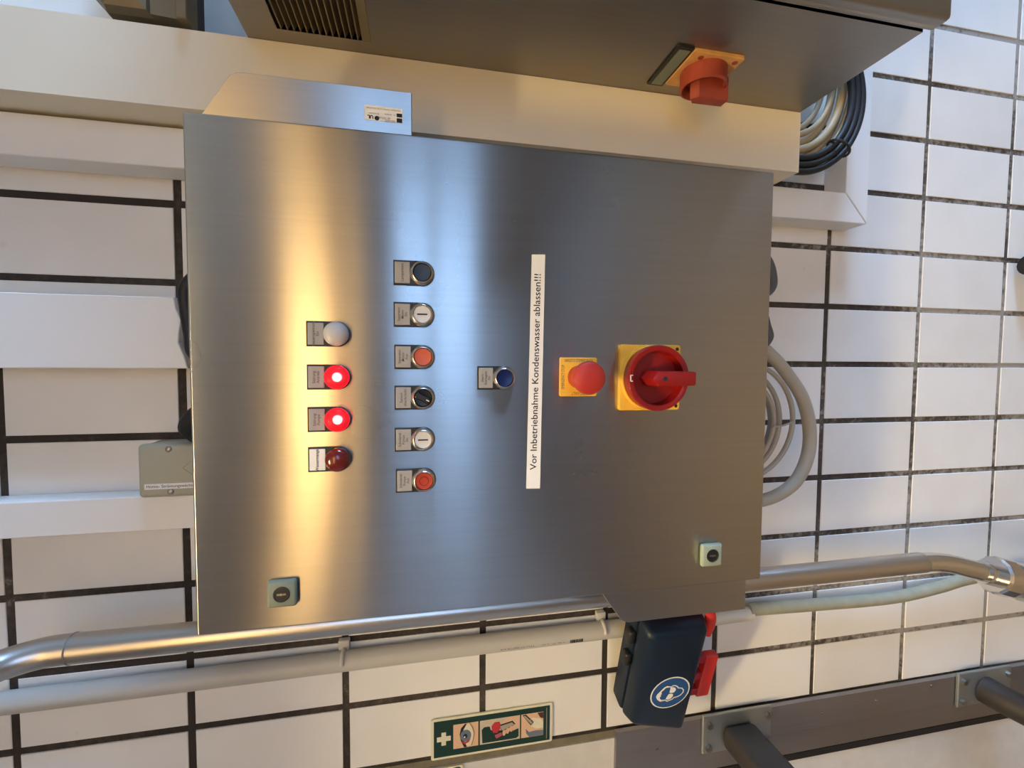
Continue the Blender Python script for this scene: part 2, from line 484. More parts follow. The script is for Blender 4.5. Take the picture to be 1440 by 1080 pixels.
# added, unseen trough lamp: flat glowing panel inside a deep reflector hood, so it throws its light downwards
HX, HY, HL, HWd = -0.20, -0.95, 0.5, 0.22
t = thing('added_trough_lamp', 'added warm trough lamp, out of view, with a deep hood in front of the tiled wall', 'lamp', (HX, HY, ZC))
bm = bm_new()
for a in ((HX-HL/2-0.01, HX+HL/2+0.01, HY-HWd/2-0.01, HY-HWd/2), (HX-HL/2-0.01, HX+HL/2+0.01, HY+HWd/2, HY+HWd/2+0.01), (HX-HL/2-0.01, HX-HL/2, HY-HWd/2, HY+HWd/2), (HX+HL/2, HX+HL/2+0.01, HY-HWd/2, HY+HWd/2)):
    box(bm, a[0], a[1], a[2], a[3], 1.570, ZC-0.05)
box(bm, HX-HL/2-0.01, HX+HL/2+0.01, HY-HWd/2-0.01, HY+HWd/2+0.01, ZC-0.05, ZC-0.001)
mk('hood', bm, 'dark_arm', t)
bm = bm_new(); box(bm, HX-HL/2, HX+HL/2, HY-HWd/2, HY+HWd/2, 1.79, 1.80); mk('panel', bm, 'added_left_glow', t)
for xx, yy in ((-0.5, -2.80), (0.5, -2.80), (-0.5, -3.20), (0.5, -3.20)):
    added_ceiling_lamp(xx, yy, 0.9, 0.20, 'added_mid_glow', 'added unseen short warm ceiling lamp in the rows opposite the control cabinet', 'added short ceiling lamps opposite the cabinet', 0.20)
for xx in (-1.8, 0.0, 1.8):
    added_ceiling_lamp(xx, -4.40, 0.9, 0.20, 'added_far_glow', 'added unseen dimmer warm ceiling lamp in the rearmost row', 'added rear row of ceiling lamps', 0.20)
# ------------------------------------------------------------------ control cabinet
D = -0.21
cab = thing('control_cabinet', 'large brushed stainless steel control cabinet with lamps, buttons and a red main switch', 'cabinet', (0.3, -0.105, 0.0))
bm = bm_new(); box(bm, 0.012, 0.588, D+0.022, -0.002, 0.012, 0.748, 0.004); mk('housing', bm, 'plate_steel', cab, smooth=True)
bm = bm_new(); box(bm, 0.0, 0.6, D, D+0.020, 0.0, 0.76, 0.0028, 3); mk('door', bm, 'brushed_steel', cab, smooth=True)

def side_plate(x_in, x_out, z0, z1):
    ch = 0.043
    s = 1 if x_out > x_in else -1
    pts = [(x_in, z0), (x_out, z0)]
    # rounded chamfer at the upper outer corner
    pts += [(x_out, z1-ch-0.010), (x_out-s*0.0012, z1-ch-0.004), (x_out-s*0.005, z1-ch+0.003)]
    pts += [(x_in+s*0.010, z1-0.008), (x_in+s*0.006, z1-0.003), (x_in, z1)]
    bm = bm_new(); poly_prism(bm, pts, D+0.0125, D+0.0100, 0.0006, 1)
    # return flange along the lower edge
    box(bm, min(x_in, x_out), max(x_in, x_out), D+0.0110, D+0.030, z0, z0+0.002)
    return mk('side_plate', bm, 'plate_steel', cab)
spR = side_plate(0.590, 0.655, 0.511, 0.755)
spL = side_plate(0.010, -0.050, 0.017, 0.260)
# rating sticker, its lettering runs upwards
st = bm_new(); poly_prism(st, rrect(0.6255, 0.5445, 0.0175, 0.045, 0.001), D+0.0098, D+0.0094)
st = mk('rating_sticker', st, 'paper_white', spR, label='small white printed rating sticker')
yy = D+0.0092
for (s, x, z, sz, w) in (('AE 1076.600', 0.6222, 0.5445, 0.0036, 0.016), ('TYPE 12 - 13/NEMA', 0.6270, 0.534, 0.0026, 0.019),
                         ('FILE E76083', 0.6185, 0.537, 0.0020, 0.012), ('MADE IN GERMANY', 0.6200, 0.537, 0.0018, 0.012),
                         ('INDUSTRIAL CONTROL PANEL ENCLOSURE', 0.6325, 0.5445, 0.0022, 0.040), ('ENCLOSED', 0.6262, 0.556, 0.0020, 0.012)):
    text('sticker_text', s, 'ink_grey', x-0.0015, z, yy, sz, spR, rot=PI/2, width=w)
text('sticker_mark', 'UL', 'ink_black', 0.6205, 0.5600, yy, 0.0055, spR, rot=PI/2, bold=0.0003)
bm = bm_new(); flat(bm, circ(0.6195, 0.5525, 0.0028, 20), yy); mk('sticker_mark', bm, 'ink_black', spR)
bm = bm_new(); flat(bm, rrect(0.6195, 0.5258, 0.0052, 0.0066, 0.0003), yy); flat(bm, rrect(0.6256, 0.5258, 0.0044, 0.0066, 0.0003), yy)
mk('sticker_logo', bm, 'ink_black', spR)

# door locks
def lock(x, z, mat, label):
    bm = bm_new(); box(bm, x-0.0165, x+0.0165, D-0.0085, D, z-0.0165, z+0.0165, 0.0035, 3)
    o = mk('lock', bm, mat, cab, smooth=True, label=label)
    bm = bm_new(); lathe(bm, x, z, [(0.0095, D-0.0080), (0.0095, D-0.0092), (0.0082, D-0.0094), (0.0078, D-0.0087), (0, D-0.0087)], 28)
    mk('lock_barrel', bm, 'black_plastic', o, smooth=True)
    bm = bm_new(); lathe(bm, x, z, [(0.0016, D-0.0086), (0.0016, D-0.0096), (0, D-0.0098)], 14)
    for s in (-1, 1): box(bm, x-0.0011, x+0.0011, D-0.0092, D-0.0086, z+s*0.003-0.002, z+s*0.003+0.002)
    mk('lock_insert', bm, 'screw_metal', o)
lock(0.0455, 0.6645, 'lock_green', 'dark green square door lock')
lock(0.0468, 0.0887, 'lock_pale', 'pale green square door lock')

# holder with legend plate, shared by lamps and push buttons
def holder(name, x, z, legend, legend_mat='legend_grey', ink='ink_grey', label=None, tz=0.0):
    r = 0.0152
    pts = [(x-0.015, z+0.0345), (x-0.015, z)]
    pts += [(x+r*math.cos(a), z+r*math.sin(a)) for a in [PI+PI*i/16 for i in range(1, 16)]]
    pts += [(x+0.015, z), (x+0.015, z+0.0345)]
    bm = bm_new(); poly_prism(bm, pts, D, D-0.0030, 0.0006, 1)
    o = mk(name, bm, 'black_plastic', cab, label=label)
    bm = bm_new(); box(bm, x-0.0130, x+0.0130, D-0.0042, D-0.0028, z+0.0145, z+0.0328, 0.0006, 1)
    mk('legend_plate', bm, legend_mat, o)
    n = legend.count('\n')+1
    text('legend_text', legend, ink, x, z+0.0238+tz, D-0.0044, 0.0047 if n < 3 else 0.0043, o, line=1.0, bold=0.00006)
    return o

def pilot(x, z, legend, lens, label, lit=False, lm='legend_grey', ink='ink_grey'):
    o = holder('pilot_light', x, z, legend, lm, ink, label)
    R = 0.0148
    bm = bm_new(); lathe(bm, x, z, [(R, D-0.002), (R, D-0.006), (R-0.0012, D-0.007), (R-0.003, D-0.007)], 36, close=False)
    mk('collar', bm, 'black_plastic' if not lit else 'lens_red_off', o, smooth=True)
    bm = bm_new()
    prof = [(R-0.0004, D-0.004), (R-0.0004, D-0.009)] + [((R-0.0004)*math.cos(a), D-0.009-0.0085*math.sin(a)) for a in [PI/2*i/8 for i in range(1, 8)]] + [(0, D-0.0175)]
    lathe(bm, x, z, prof, 36, close=False); mk('lens', bm, lens, o, smooth=True)
    if lit:
        bm = bm_new(); lathe(bm, x, z-0.0005, [(0, D-0.0035), (0.0046, D-0.0045), (0.0052, D-0.0080), (0.0036, D-0.0110), (0, D-0.0120)], 20)
        mk('light_bulb', bm, 'led_glow', o, smooth=True)
pilot(0.3561, 0.5995, 'Steuerspannung\nEin', 'lens_white', 'milky white pilot light')
pilot(0.3045, 0.5995, 'Störung\nAntrieb', 'lens_red_lit', 'glowing red pilot light', True)
pilot(0.2535, 0.5995, 'Störung\nPumpe', 'lens_red_lit', 'glowing red pilot light', True)
pilot(0.2050, 0.5995, 'Wassermangel', 'lens_red_off', 'unlit dark red pilot light with white legend', False, 'legend_white', 'ink_black')

def push(x, z, legend, cap, label, kind='flat', mark=None):
    o = holder('push_button', x, z, legend, label=label)
    R, ri = 0.0148, 0.0112
    bm = bm_new()
    lathe(bm, x, z, [(R, D-0.002), (R, D-0.0045), (R-0.0008, D-0.0070), (ri+0.0010, D-0.0105), (ri+0.0003, D-0.0108), (ri, D-0.0100), (ri, D-0.0040)], 40, close=False)
    mk('bezel', bm, 'bezel_metal', o, smooth=True)
    bm = bm_new()
    lathe(bm, x, z, [(ri-0.0003, D-0.004), (ri-0.0003, D-0.0086), (ri-0.0012, D-0.0094), (ri*0.5, D-0.0090), (0, D-0.0088)], 36, close=False)
    mk('cap', bm, cap, o, smooth=True)
    if mark == 'bar':
        bm = bm_new(); box(bm, x-0.0008, x+0.0008, D-0.0097, D-0.0088, z-0.0062, z+0.0062); mk('mark', bm, 'ink_black', o)
    if mark == 'ring':
        bm = bm_new()
        lathe(bm, x, z, [(0.0060, D-0.0090), (0.0060, D-0.00945), (0.0050, D-0.00945), (0.0050, D-0.0088)], 28, close=False); mk('mark', bm, 'switch_red', o)
    if mark == 'pointer':
        bm = bm_new(); box(bm, x-0.0040, x+0.0040, D-0.0150, D-0.0088, z-0.0095, z+0.0095, 0.0015, 2)
        bmesh.ops.rotate(bm, verts=bm.verts, cent=(x, D, z), matrix=Matrix.Rotation(math.radians(28), 3, 'Y'))
        mk('mark', bm, 'button_black', o)
        bm = bm_new(); box(bm, x-0.0006, x+0.0006, D-0.0156, D-0.0148, z-0.0085, z-0.0045)
        bmesh.ops.rotate(bm, verts=bm.verts, cent=(x, D, z), matrix=Matrix.Rotation(math.radians(28), 3, 'Y'))
        mk('mark', bm, 'paper_white', o)
zb = 0.4985
push(0.4327, zb+0.0005, 'Lampentest', 'button_black', 'black push button')
push(0.3818, zb+0.0005, 'Separator\nMotor\nEin', 'button_white', 'white push button with black bar', mark='bar')
push(0.3296, zb, 'Separator\nMotor\nAus', 'button_orange', 'orange-red push button')
push(0.2790, zb, 'Sensor\nüberbrückt', 'button_black', 'black selector button with white pointer', mark='pointer')
push(0.2265, zb, 'Schmieröl\nPumpe\nEin', 'button_white', 'white push button with black bar', mark='bar')
push(0.1746, zb-0.001, 'Schmieröl\nPumpe\nAus', 'button_red', 'red push button', mark='ring')
push(0.3035, 0.3955, 'Alarm\nEntriegeln\nEin', 'button_blue', 'blue push button')

# paper strip
ws = bm_new(); pts = [(0.1562, 0.3640), (0.1553, 0.3452), (0.4646, 0.3412), (0.4637, 0.3592)]
poly_prism(ws, pts, D, D-0.0004); ws = mk('notice_strip', ws, 'paper_white', cab, label='long white paper strip with black lettering')
text('lettering', 'Vor Inbetriebnahme Kondenswasser ablassen!!!', 'ink_black', 0.3105, 0.3526, D-0.0006, 0.0125, ws, rot=-0.0135, width=0.258, bold=0.00008)

# emergency stop
ex, ez = 0.3047, 0.2936
bm = bm_new(); poly_prism(bm, rrect(ex, ez, 0.052, 0.0525, 0.0025), D, D-0.0018, 0.0004, 1)
es = mk('emergency_stop', bm, 'sign_yellow', cab, label='red mushroom emergency stop on yellow plate')
bm = bm_new()
lathe(bm, ex, ez, [(0.0152, D-0.0015), (0.0152, D-0.010), (0.0158, D-0.018), (0.0185, D-0.030), (0.0208, D-0.036), (0.0212, D-0.041), (0.0200, D-0.0455), (0.0170, D-0.0475), (0.010, D-0.0486), (0, D-0.0488)], 44)
mk('mushroom_head', bm, 'estop_red', es, smooth=True)
yt = D-0.0020
text('plate_text', 'EMERGENCY STOP', 'ink_grey', ex, ez+0.0216, yt, 0.0060, es, width=0.032)
text('plate_text', "ARRESTO D'EMERGENZA", 'ink_grey', ex+0.0217, ez, yt, 0.0060, es, rot=-PI/2, width=0.040)
text('plate_text', 'NOT-HALT', 'ink_grey', ex-0.0220, ez-0.001, yt, 0.0060, es, rot=PI/2, width=0.021)

# main switch
mx_, mz = 0.3040, 0.1910
bm = bm_new(); poly_prism(bm, rrect(mx_, mz, 0.090, 0.090, 0.004), D, D-0.0060, 0.0008, 2)
ms = mk('main_switch', bm, 'sign_yellow', cab, label='large red rotary main switch on yellow plate')
bm = bm_new()
lathe(bm, mx_, mz, [(0.0450, D-0.005), (0.0450, D-0.010), (0.0440, D-0.012), (0.030, D-0.012)], 48, close=False); mk('ring', bm, 'sign_yellow', ms, smooth=True)
bm = bm_new()
lathe(bm, mx_, mz, [(0.0425, D-0.008), (0.0432, D-0.022), (0.0440, D-0.028), (0.0432, D-0.0300), (0.0380, D-0.0302), (0.0362, D-0.0290), (0.0345, D-0.0130), (0, D-0.0125)], 56, close=False)
mk('dial', bm, 'switch_red', ms, smooth=True)
bm = bm_new()
# handle: pointed bar standing in the dish, its free end reaching over the rim
hp = [(mx_, mz+0.0215), (mx_+0.0098, mz+0.0130), (mx_+0.0092, mz-0.0380), (mx_+0.0078, mz-0.0402), (mx_-0.0078, mz-0.0402), (mx_-0.0092, mz-0.0380), (mx_-0.0098, mz+0.0130)]
poly_prism(bm, hp, D-0.0120, D-0.0520, 0.0020, 2); mk('handle', bm, 'switch_red', ms, smooth=True)
bm = bm_new(); lathe(bm, mx_, mz+0.004, [(0.0030, D-0.0515), (0.0030, D-0.0524), (0, D-0.0524)], 18); mk('handle_hole', bm, 'ink_black', ms)
bm = bm_new()
for dx, w, dz, h in ((0, 0.0090, 0.0012, 0.0014), (0.0038, 0.0014, 0, 0.0036), (-0.0038, 0.0014, 0, 0.0036)):
    box(bm, mx_+dx-w/2, mx_+dx+w/2, D-0.0307, D-0.0300, mz+0.0400+dz-h/2, mz+0.0400+dz+h/2)
mk('position_mark', bm, 'legend_white', ms)
for sx, sz in ((1, -1), (-1, -1)):
    bm = bm_new(); lathe(bm, mx_+sx*0.0395, mz+sz*0.0395, [(0.0024, D-0.0058), (0.0024, D-0.0064), (0, D-0.0064)], 14); mk('screw', bm, 'ink_black', ms)

# ------------------------------------------------------------------ second steel cabinet on the right
QX, QF, Q0, Q1 = 0.7575, -0.295, -0.142, 0.727
c2 = thing('steel_cabinet', 'brownish stainless cabinet with vent slots and a worn red switch on its side', 'cabinet', (0.98, -0.15, Q0))
bm = bm_new()
# housing with a cut-out for the louvre panel is built as side sheet pieces + body
box(bm, QX+0.012, 1.20, QF, -0.003, Q0, Q1)
V = dict(y0=-0.245, y1=-0.125, z0=0.566, z1=0.684)
def sheet(y0, y1, z0, z1): box(bm, QX, QX+0.012, y0, y1, z0, z1)
sheet(QF, -0.003, Q0, V['z0']); sheet(QF, -0.003, V['z1'], Q1); sheet(QF, V['y0'], V['z0'], V['z1']); sheet(V['y1'], -0.003, V['z0'], V['z1'])
hb = mk('housing', bm, 'cabinet_steel', c2)
bm = bm_new(); box(bm, QX+0.009, QX+0.0118, V['y0'], V['y1'], V['z0'], V['z1'])
vg = mk('vent_grille', bm, 'black_plastic', c2, label='rusty brown vent slots')
ns = 13; zs0, zs1 = 0.578, 0.682
for i in range(ns):
    z = zs0+(zs1-zs0)*(i+0.5)/ns
    bm = bm_new()
    a = [(QX+0.0005, z+0.0016), (QX+0.0085, z-0.0026), (QX+0.0085, z-0.0040), (QX+0.0005, z+0.0002)]
    t0 = [bm.verts.new((x, V['y0'], zz)) for x, zz in a]; t1 = [bm.verts.new((x, V['y1'], zz)) for x, zz in a]
    bm.faces.new(t0); bm.faces.new(t1)
    for q in range(4): bm.faces.new((t0[q], t0[(q+1) % 4], t1[(q+1) % 4], t1[q]))
    mk('slat', bm, 'bronze_box', vg)
bm = bm_new(); box(bm, QX-0.001, QX+0.0085, V['y0'], V['y1'], V['z0'], zs0-0.001); mk('grille_border', bm, 'bronze_box', vg)
bm = bm_new(); box(bm, QX-0.004, 1.21, QF-0.030, QF-0.006, Q0-0.006, Q1+0.004, 0.005, 3); mk('door', bm, 'cabinet_front', c2, smooth=True)
bm = bm_new(); box(bm, QX+0.006, 1.19, QF-0.006, QF, Q0+0.004, Q1-0.004); mk('door_gasket', bm, 'black_rubber', c2)
# rotary switch on the side
sy, sz = -0.168, 0.0905
def prism_x(bm, pts, x0, x1, bev=0.0):
    t = bmesh.new()
    a = [t.verts.new((x0, y, z)) for y, z in pts]; b = [t.verts.new((x1, y, z)) for y, z in pts]; n = len(pts)
    t.faces.new(a); t.faces.new(b)
    for i in range(n): t.faces.new((a[i], a[(i+1) % n], b[(i+1) % n], b[i]))
    if bev:
        bmesh.ops.recalc_face_normals(t, faces=t.faces); bs = set(b)
        bmesh.ops.bevel(t, geom=[e for e in t.edges if e.verts[0] in bs and e.verts[1] in bs], offset=bev, segments=2, profile=0.5, affect='EDGES')
    merge(bm, t)
bm = bm_new(); prism_x(bm, rrect(sy, sz, 0.078, 0.080, 0.004), QX, QX-0.005, 0.001)
rs = mk('rotary_switch', bm, 'worn_orange', c2, label='worn red rotary switch on faded orange plate')
bm = bm_new(); lathe(bm, sy, sz, [(0.0330, QX-0.004), (0.0325, QX-0.020), (0.0330, QX-0.027), (0.0300, QX-0.029), (0.0285, QX-0.027), (0.0270, QX-0.012), (0, QX-0.011)], 44, axis='X', close=False)
mk('dial', bm, 'worn_red', rs, smooth=True)
bm = bm_new(); prism_x(bm, [(sy-0.0085, sz-0.036), (sy-0.0095, sz+0.012), (sy, sz+0.021), (sy+0.0095, sz+0.012), (sy+0.0085, sz-0.036)], QX-0.011, QX-0.046, 0.002); mk('handle', bm, 'worn_red', rs, smooth=True)
for dy, dz in ((-0.029, 0.024), (-0.029, -0.030)):
    bm = bm_new(); lathe(bm, sy+dy, sz+dz, [(0.004, QX-0.005), (0.004, QX-0.0056), (0, QX-0.0056)], 16, axis='X'); mk('screw', bm, 'worn_red', rs)
bm = bm_new(); prism_x(bm, rrect(-0.1645, 0.1435, 0.088, 0.026, 0.002), QX, QX-0.0025, 0.0004)
npl = mk('nameplate', bm, 'black_plastic', c2, label='slim grey name plate in black frame')
bm = bm_new(); prism_x(bm, rrect(-0.1635, 0.1425, 0.078, 0.017, 0.001), QX-0.0024, QX-0.0032); mk('plate_face', bm, 'lock_green', npl)

# ------------------------------------------------------------------ ducts
g = 'white cable ducts on the tile wall'
bm = bm_new(); x0, x1, yf, zb_ = 0.6560, 0.7570, -0.100, -0.143
for a in ((x0, x1, yf, yf+0.0025), (x0, x0+0.0025, yf+0.0025, -0.001), (x1-0.0025, x1, yf+0.0025, -0.001), (x0+0.0025, x1-0.0025, -0.0035, -0.001)):
    box(bm, a[0], a[1], a[2], a[3], zb_, ZC-0.002)
o = mk('cable_duct', bm, 'duct_cream', None)
tag(o, 'wide deep cream cable duct between the two steel cabinets, cables leaving its lower end', 'cable duct')
# L-shaped white duct with a mitred corner
dx0, dx1, dyf = 0.5960, 0.6515, -0.050
zl0, zl1 = -0.3480, -0.2970
t = thing('cable_duct', 'slim white cable duct that turns a mitred corner below the steel control cabinet', 'cable duct', (0.62, -0.025, zl0))
def mitre(pts, name):
    bm = bm_new(); poly_prism(bm, pts, -0.001, dyf, 0.0012, 1); return mk(name, bm, 'duct_white', t)
mitre([(dx0, zl0+0.0008), (dx1-0.0004, zl1+0.0008), (dx1, ZC-0.002), (dx0, ZC-0.002)], 'duct_section')
mitre([(dx0+0.0010, zl0), (1.55, zl0), (1.55, zl1), (dx1+0.0006, zl1)], 'duct_section')
# third duct, cut off with a wavy edge above the cabinet
zc = 0.838
bm = bm_new()
edge = [(0.3115, zc-0.010), (0.330, zc-0.006), (0.348, zc+0.001), (0.362, zc), (0.380, zc-0.004), (0.396, zc+0.003), (0.4125, zc+0.005)]
poly_prism(bm, edge+[(0.4110, ZC-0.002), (0.3110, ZC-0.002)], -0.001, -0.060, 0.0012, 1)
tag(mk('cable_duct', bm, 'duct_white'), 'wide white duct with a rough wavy cut end just above the control cabinet', 'cable duct')
bm = bm_new(); poly_prism(bm, [(0.0725, 0.775), (0.1235, 0.775), (0.1235, ZC-0.002), (0.0725, ZC-0.002)], -0.001, -0.040, 0.0012, 1)
tag(mk('cable_duct', bm, 'duct_white'), 'narrow white duct running down beside the beige junction box', 'cable duct')

# junction box
jb = thing('junction_box', 'beige plastic junction box with a printed strip above the control cabinet', 'junction box', (0.166, -0.03, 0.775))
bm = bm_new(); box(bm, 0.1275, 0.2020, -0.046, -0.001, 0.776, 0.8940, 0.006, 3); mk('base', bm, 'jbox_beige', jb, smooth=True)
bm = bm_new(); box(bm, 0.1260, 0.2035, -0.060, -0.044, 0.775, 0.8955, 0.006, 4); lid = mk('lid', bm, 'jbox_beige', jb, smooth=True)
for x, z in ((0.1960, 0.8550), (0.1345, 0.8540)):
    bm = bm_new(); lathe(bm, x, z, [(0.0040, -0.0595), (0.0040, -0.0612), (0.0030, -0.0620), (0, -0.0622)], 18); mk('screw', bm, 'screw_metal', lid, smooth=True)
bm = bm_new(); poly_prism(bm, [(0.1385, 0.8870), (0.1465, 0.8870), (0.1465, 0.790), (0.1385, 0.790)], -0.060, -0.0604); ls = mk('printed_strip', bm, 'paper_white', lid)
# the strip reads downwards (from the top of the box to the bottom)
text('strip_text', 'Homo- Strömungswächter', 'ink_grey', 0.1425, 0.8525, -0.0606, 0.0060, jb, rot=-PI/2, width=0.064, bold=0.00005)
bm = bm_new()
for (xa, za), (xb, zb2) in (((0.168, 0.838), (0.178, 0.826)), ((0.168, 0.838), (0.158, 0.826)), ((0.178, 0.826), (0.168, 0.814)), ((0.158, 0.826), (0.168, 0.814))):
    tube(bm, [(xa, -0.0600, za), (xb, -0.0600, zb2)], 0.0006, 6, smooth=False)
mk('embossed_mark', bm, 'lock_pale', lid)

# ------------------------------------------------------------------ pipes at the left
PX, PY, PR = -0.0605, -0.100, 0.0190
p = thing('steel_pipe', 'shiny stainless steel pipe running down the wall beside the control cabinet', 'pipe', (PX, PY, -0.7))
bm = bm_new(); tube(bm, [(PX, PY, 0.955), (PX, PY, -0.455)], PR, 28, smooth=False); mk('pipe_run', bm, 'pipe_steel', p, smooth=True)
bm = bm_new(); tube(bm, [(PX, PY, 0.955), (PX, PY-0.003, 0.985), (PX-0.002, PY-0.014, 1.015), (PX-0.004, PY-0.034, 1.040), (PX-0.006, PY-0.060, 1.056), (PX-0.008, PY-0.100, 1.062)], PR, 28); mk('elbow', bm, 'pipe_steel', p, smooth=True)
bm = bm_new(); lathe(bm, 0, 0, [(PR+0.0002, -0.0012), (PR+0.0010, 0), (PR+0.0002, 0.0012)], 28, close=False)
bmesh.ops.rotate(bm, verts=bm.verts, cent=(0, 0, 0), matrix=Matrix.Rotation(PI/2, 3, 'X')); bmesh.ops.translate(bm, verts=bm.verts, vec=(PX, PY, 0.955)); mk('weld_seam', bm, 'rail_steel', p, smooth=True)
low = [(PX, PY, -0.455), (PX-0.001, PY-0.002, -0.485), (PX-0.006, PY-0.006, -0.520), (PX-0.016, PY-0.013, -0.560), (PX-0.0225, PY-0.018, -0.585)]
bm = bm_new(); tube(bm, low, PR-0.001, 28); mk('elbow', bm, 'polished_steel', p, smooth=True)
dirv = (Vector(low[-1])-Vector(low[-2])).normalized()
def along(d, r0, r1, n, name, mat, sm=True):
    a = Vector(low[-1])+dirv*d[0]; b2 = Vector(low[-1])+dirv*d[1]
    bm = bm_new(); tube(bm, [a, a+(b2-a)*0.12, a+(b2-a)*0.88, b2], [r0, r1, r1, r0], n, smooth=False); return mk(name, bm, mat, p, smooth=sm)
along((-0.004, 0.018), PR+0.003, PR+0.003, 28, 'pipe_collar', 'polished_steel')
along((0.016, 0.050), 0.0330, 0.0365, 14, 'union_nut', 'polished_steel', False)
along((0.046, 0.30), PR, PR, 28, 'pipe_run', 'polished_steel')
along((0.066, 0.098), 0.0330, 0.0365, 14, 'union_nut', 'polished_steel', False)

# grey plastic conduit behind the steel pipe
c = thing('conduit', 'grey plastic conduit clipped to the tiles beside the steel pipe', 'conduit', (-0.172, -0.017, 0.1))
CX, CY, CR = -0.1735, -0.0175, 0.0160
bm = bm_new(); tube(bm, [(CX-0.004, CY, 1.11), (CX-0.002, CY, 0.80), (CX, CY, 0.45), (CX, CY, 0.060)], CR, 24, smooth=False); mk('tube', bm, 'conduit_grey', c, smooth=True)
for z in (0.628, 0.170):
    bm = bm_new(); box(bm, CX-0.012, CX+0.030, -0.012, -0.0005, z-0.009, z+0.009, 0.002, 2)
    tube(bm, [(CX+0.0165*math.cos(a), CY-0.0165*math.sin(a), z) for a in [math.radians(q) for q in range(-60, 100, 16)]], 0.0035, 8)
    mk('clip', bm, 'conduit_grey', c, smooth=True)
def ctext(s, z, w, size=0.0055):
    o = text('print', s, 'ink_grey', CX-0.004, z, CY-0.01555, size, c, rot=-PI/2, width=w)
ctext('EN 61386-22 M32', 0.335, 0.060); ctext('750 N  -25 +60 C', 0.270, 0.045)
bm = bm_new(); zz = 0.238
random.seed(3)
for i in range(11):
    w = random.choice((0.0008, 0.0014, 0.002)); box(bm, CX-0.0075, CX-0.0015, CY-0.0158, CY-0.0150, zz-w, zz); zz -= w+random.choice((0.0006, 0.001))
mk('print', bm, 'ink_black', c)
# water hose with a cream end sleeve
h = thing('water_hose', 'pale green hose with a cream end sleeve hanging below the blue box', 'hose', (-0.165, -0.03, -0.75))
bm = bm_new(); tube(bm, [(-0.1745, -0.022, 0.030), (-0.1735, -0.022, -0.060), (-0.1722, -0.022, -0.142)], 0.0128, 20); mk('sleeve', bm, 'sleeve_cream', h, smooth=True)
bm = bm_new(); tube(bm, [(-0.1722, -0.022, -0.130), (-0.1640, -0.022, -0.136), (-0.1690, -0.024, -0.30), (-0.1720, -0.026, -0.48), (-0.1600, -0.028, -0.60), (-0.1470, -0.030, -0.68), (-0.1420, -0.032, -0.82), (-0.1420, -0.032, -0.985)][1:], 0.0122, 16); mk('hose', bm, 'hose_green', h, smooth=True)

# ------------------------------------------------------------------ blue eyewear box (pushed off the wall by the conduit, so it hangs askew)
O = Vector((-0.108, -0.142, 0.0)); e1 = Vector((-0.959, 0.283, 0)).normalized(); e2 = Vector((0.283, 0.959, 0)).normalized()
BL, BZ0, BZ1 = 0.262, 0.022, 0.147
def bloc(u, d, z): return O+e1*u+e2*d+Vector((0, 0, z))
def bbox(bm, u0, u1, d0, d1, z0, z1, bev=0, seg=3, taper=0.0, shear=0.0):
    tb = bmesh.new(); vs = []
    for u in (u0, u1):
        for d in (d0, d1):
            for z in (z0, z1):
                k = taper if d == d0 else 0
                uu = u+(k if u == u0 else -k)-(shear if (u == u1 and z == z1) else 0); zz = z+(k if z == z0 else -k)
                vs.append(tb.verts.new((uu, d, zz)))
    for f in ((0, 1, 3, 2), (4, 6, 7, 5), (0, 4, 5, 1), (2, 3, 7, 6), (0, 2, 6, 4), (1, 5, 7, 3)): tb.faces.new([vs[i] for i in f])
    if bev:
        bmesh.ops.recalc_face_normals(tb, faces=tb.faces)
        bmesh.ops.bevel(tb, geom=list(tb.edges), offset=bev, segments=seg, profile=0.5, affect='EDGES')
    for v in tb.verts: v.co = bloc(*v.co)
    merge(bm, tb)
eb = thing('eyewear_box', 'dark blue plastic box for safety goggles with a round pictogram and red clip', 'box', bloc(BL/2, 0.04, BZ0))
bm = bm_new(); bbox(bm, 0.0, BL, 0.0, 0.036, BZ0, BZ1, 0.012, 4, taper=0.010, shear=0.036); lidb = mk('lid', bm, 'box_navy', eb, smooth=True)
bm = bm_new(); bbox(bm, 0.004, BL-0.004, 0.036, 0.074, BZ0+0.002, BZ1-0.002, 0.006, 2, shear=0.036); mk('base', bm, 'box_navy', eb, smooth=True)
bm = bm_new(); tube(bm, [bloc(u, 0.030, z) for u, z in ((0.050, BZ0-0.010), (0.028, BZ0-0.013), (0.008, BZ0-0.009), (-0.008, BZ0+0.006), (-0.014, BZ0+0.028), (-0.015, BZ0+0.06), (-0.012, BZ1-0.02))], 0.0095, 14); mk('carry_strap', bm, 'clip_red', eb, smooth=True)
bm = bm_new(); bbox(bm, 0.112, 0.212, 0.030, 0.046, BZ0-0.052, BZ0-0.026, 0.003, 2); cl = mk('clip_bar', bm, 'clip_red', eb, smooth=True)
for u in (0.120, 0.160, 0.200):
    bm = bm_new(); bbox(bm, u-0.008, u+0.008, 0.032, 0.044, BZ0-0.028, BZ0+0.004, 0.001, 1); mk('clip_tooth', bm, 'clip_dark_red', cl)
for u in (0.05, 0.10):
    bm = bm_new(); bbox(bm, u-0.014, u+0.014, 0.034, 0.052, BZ1-0.006, BZ1+0.008, 0.005, 3); mk('hinge', bm, 'black_rubber', eb, smooth=True)
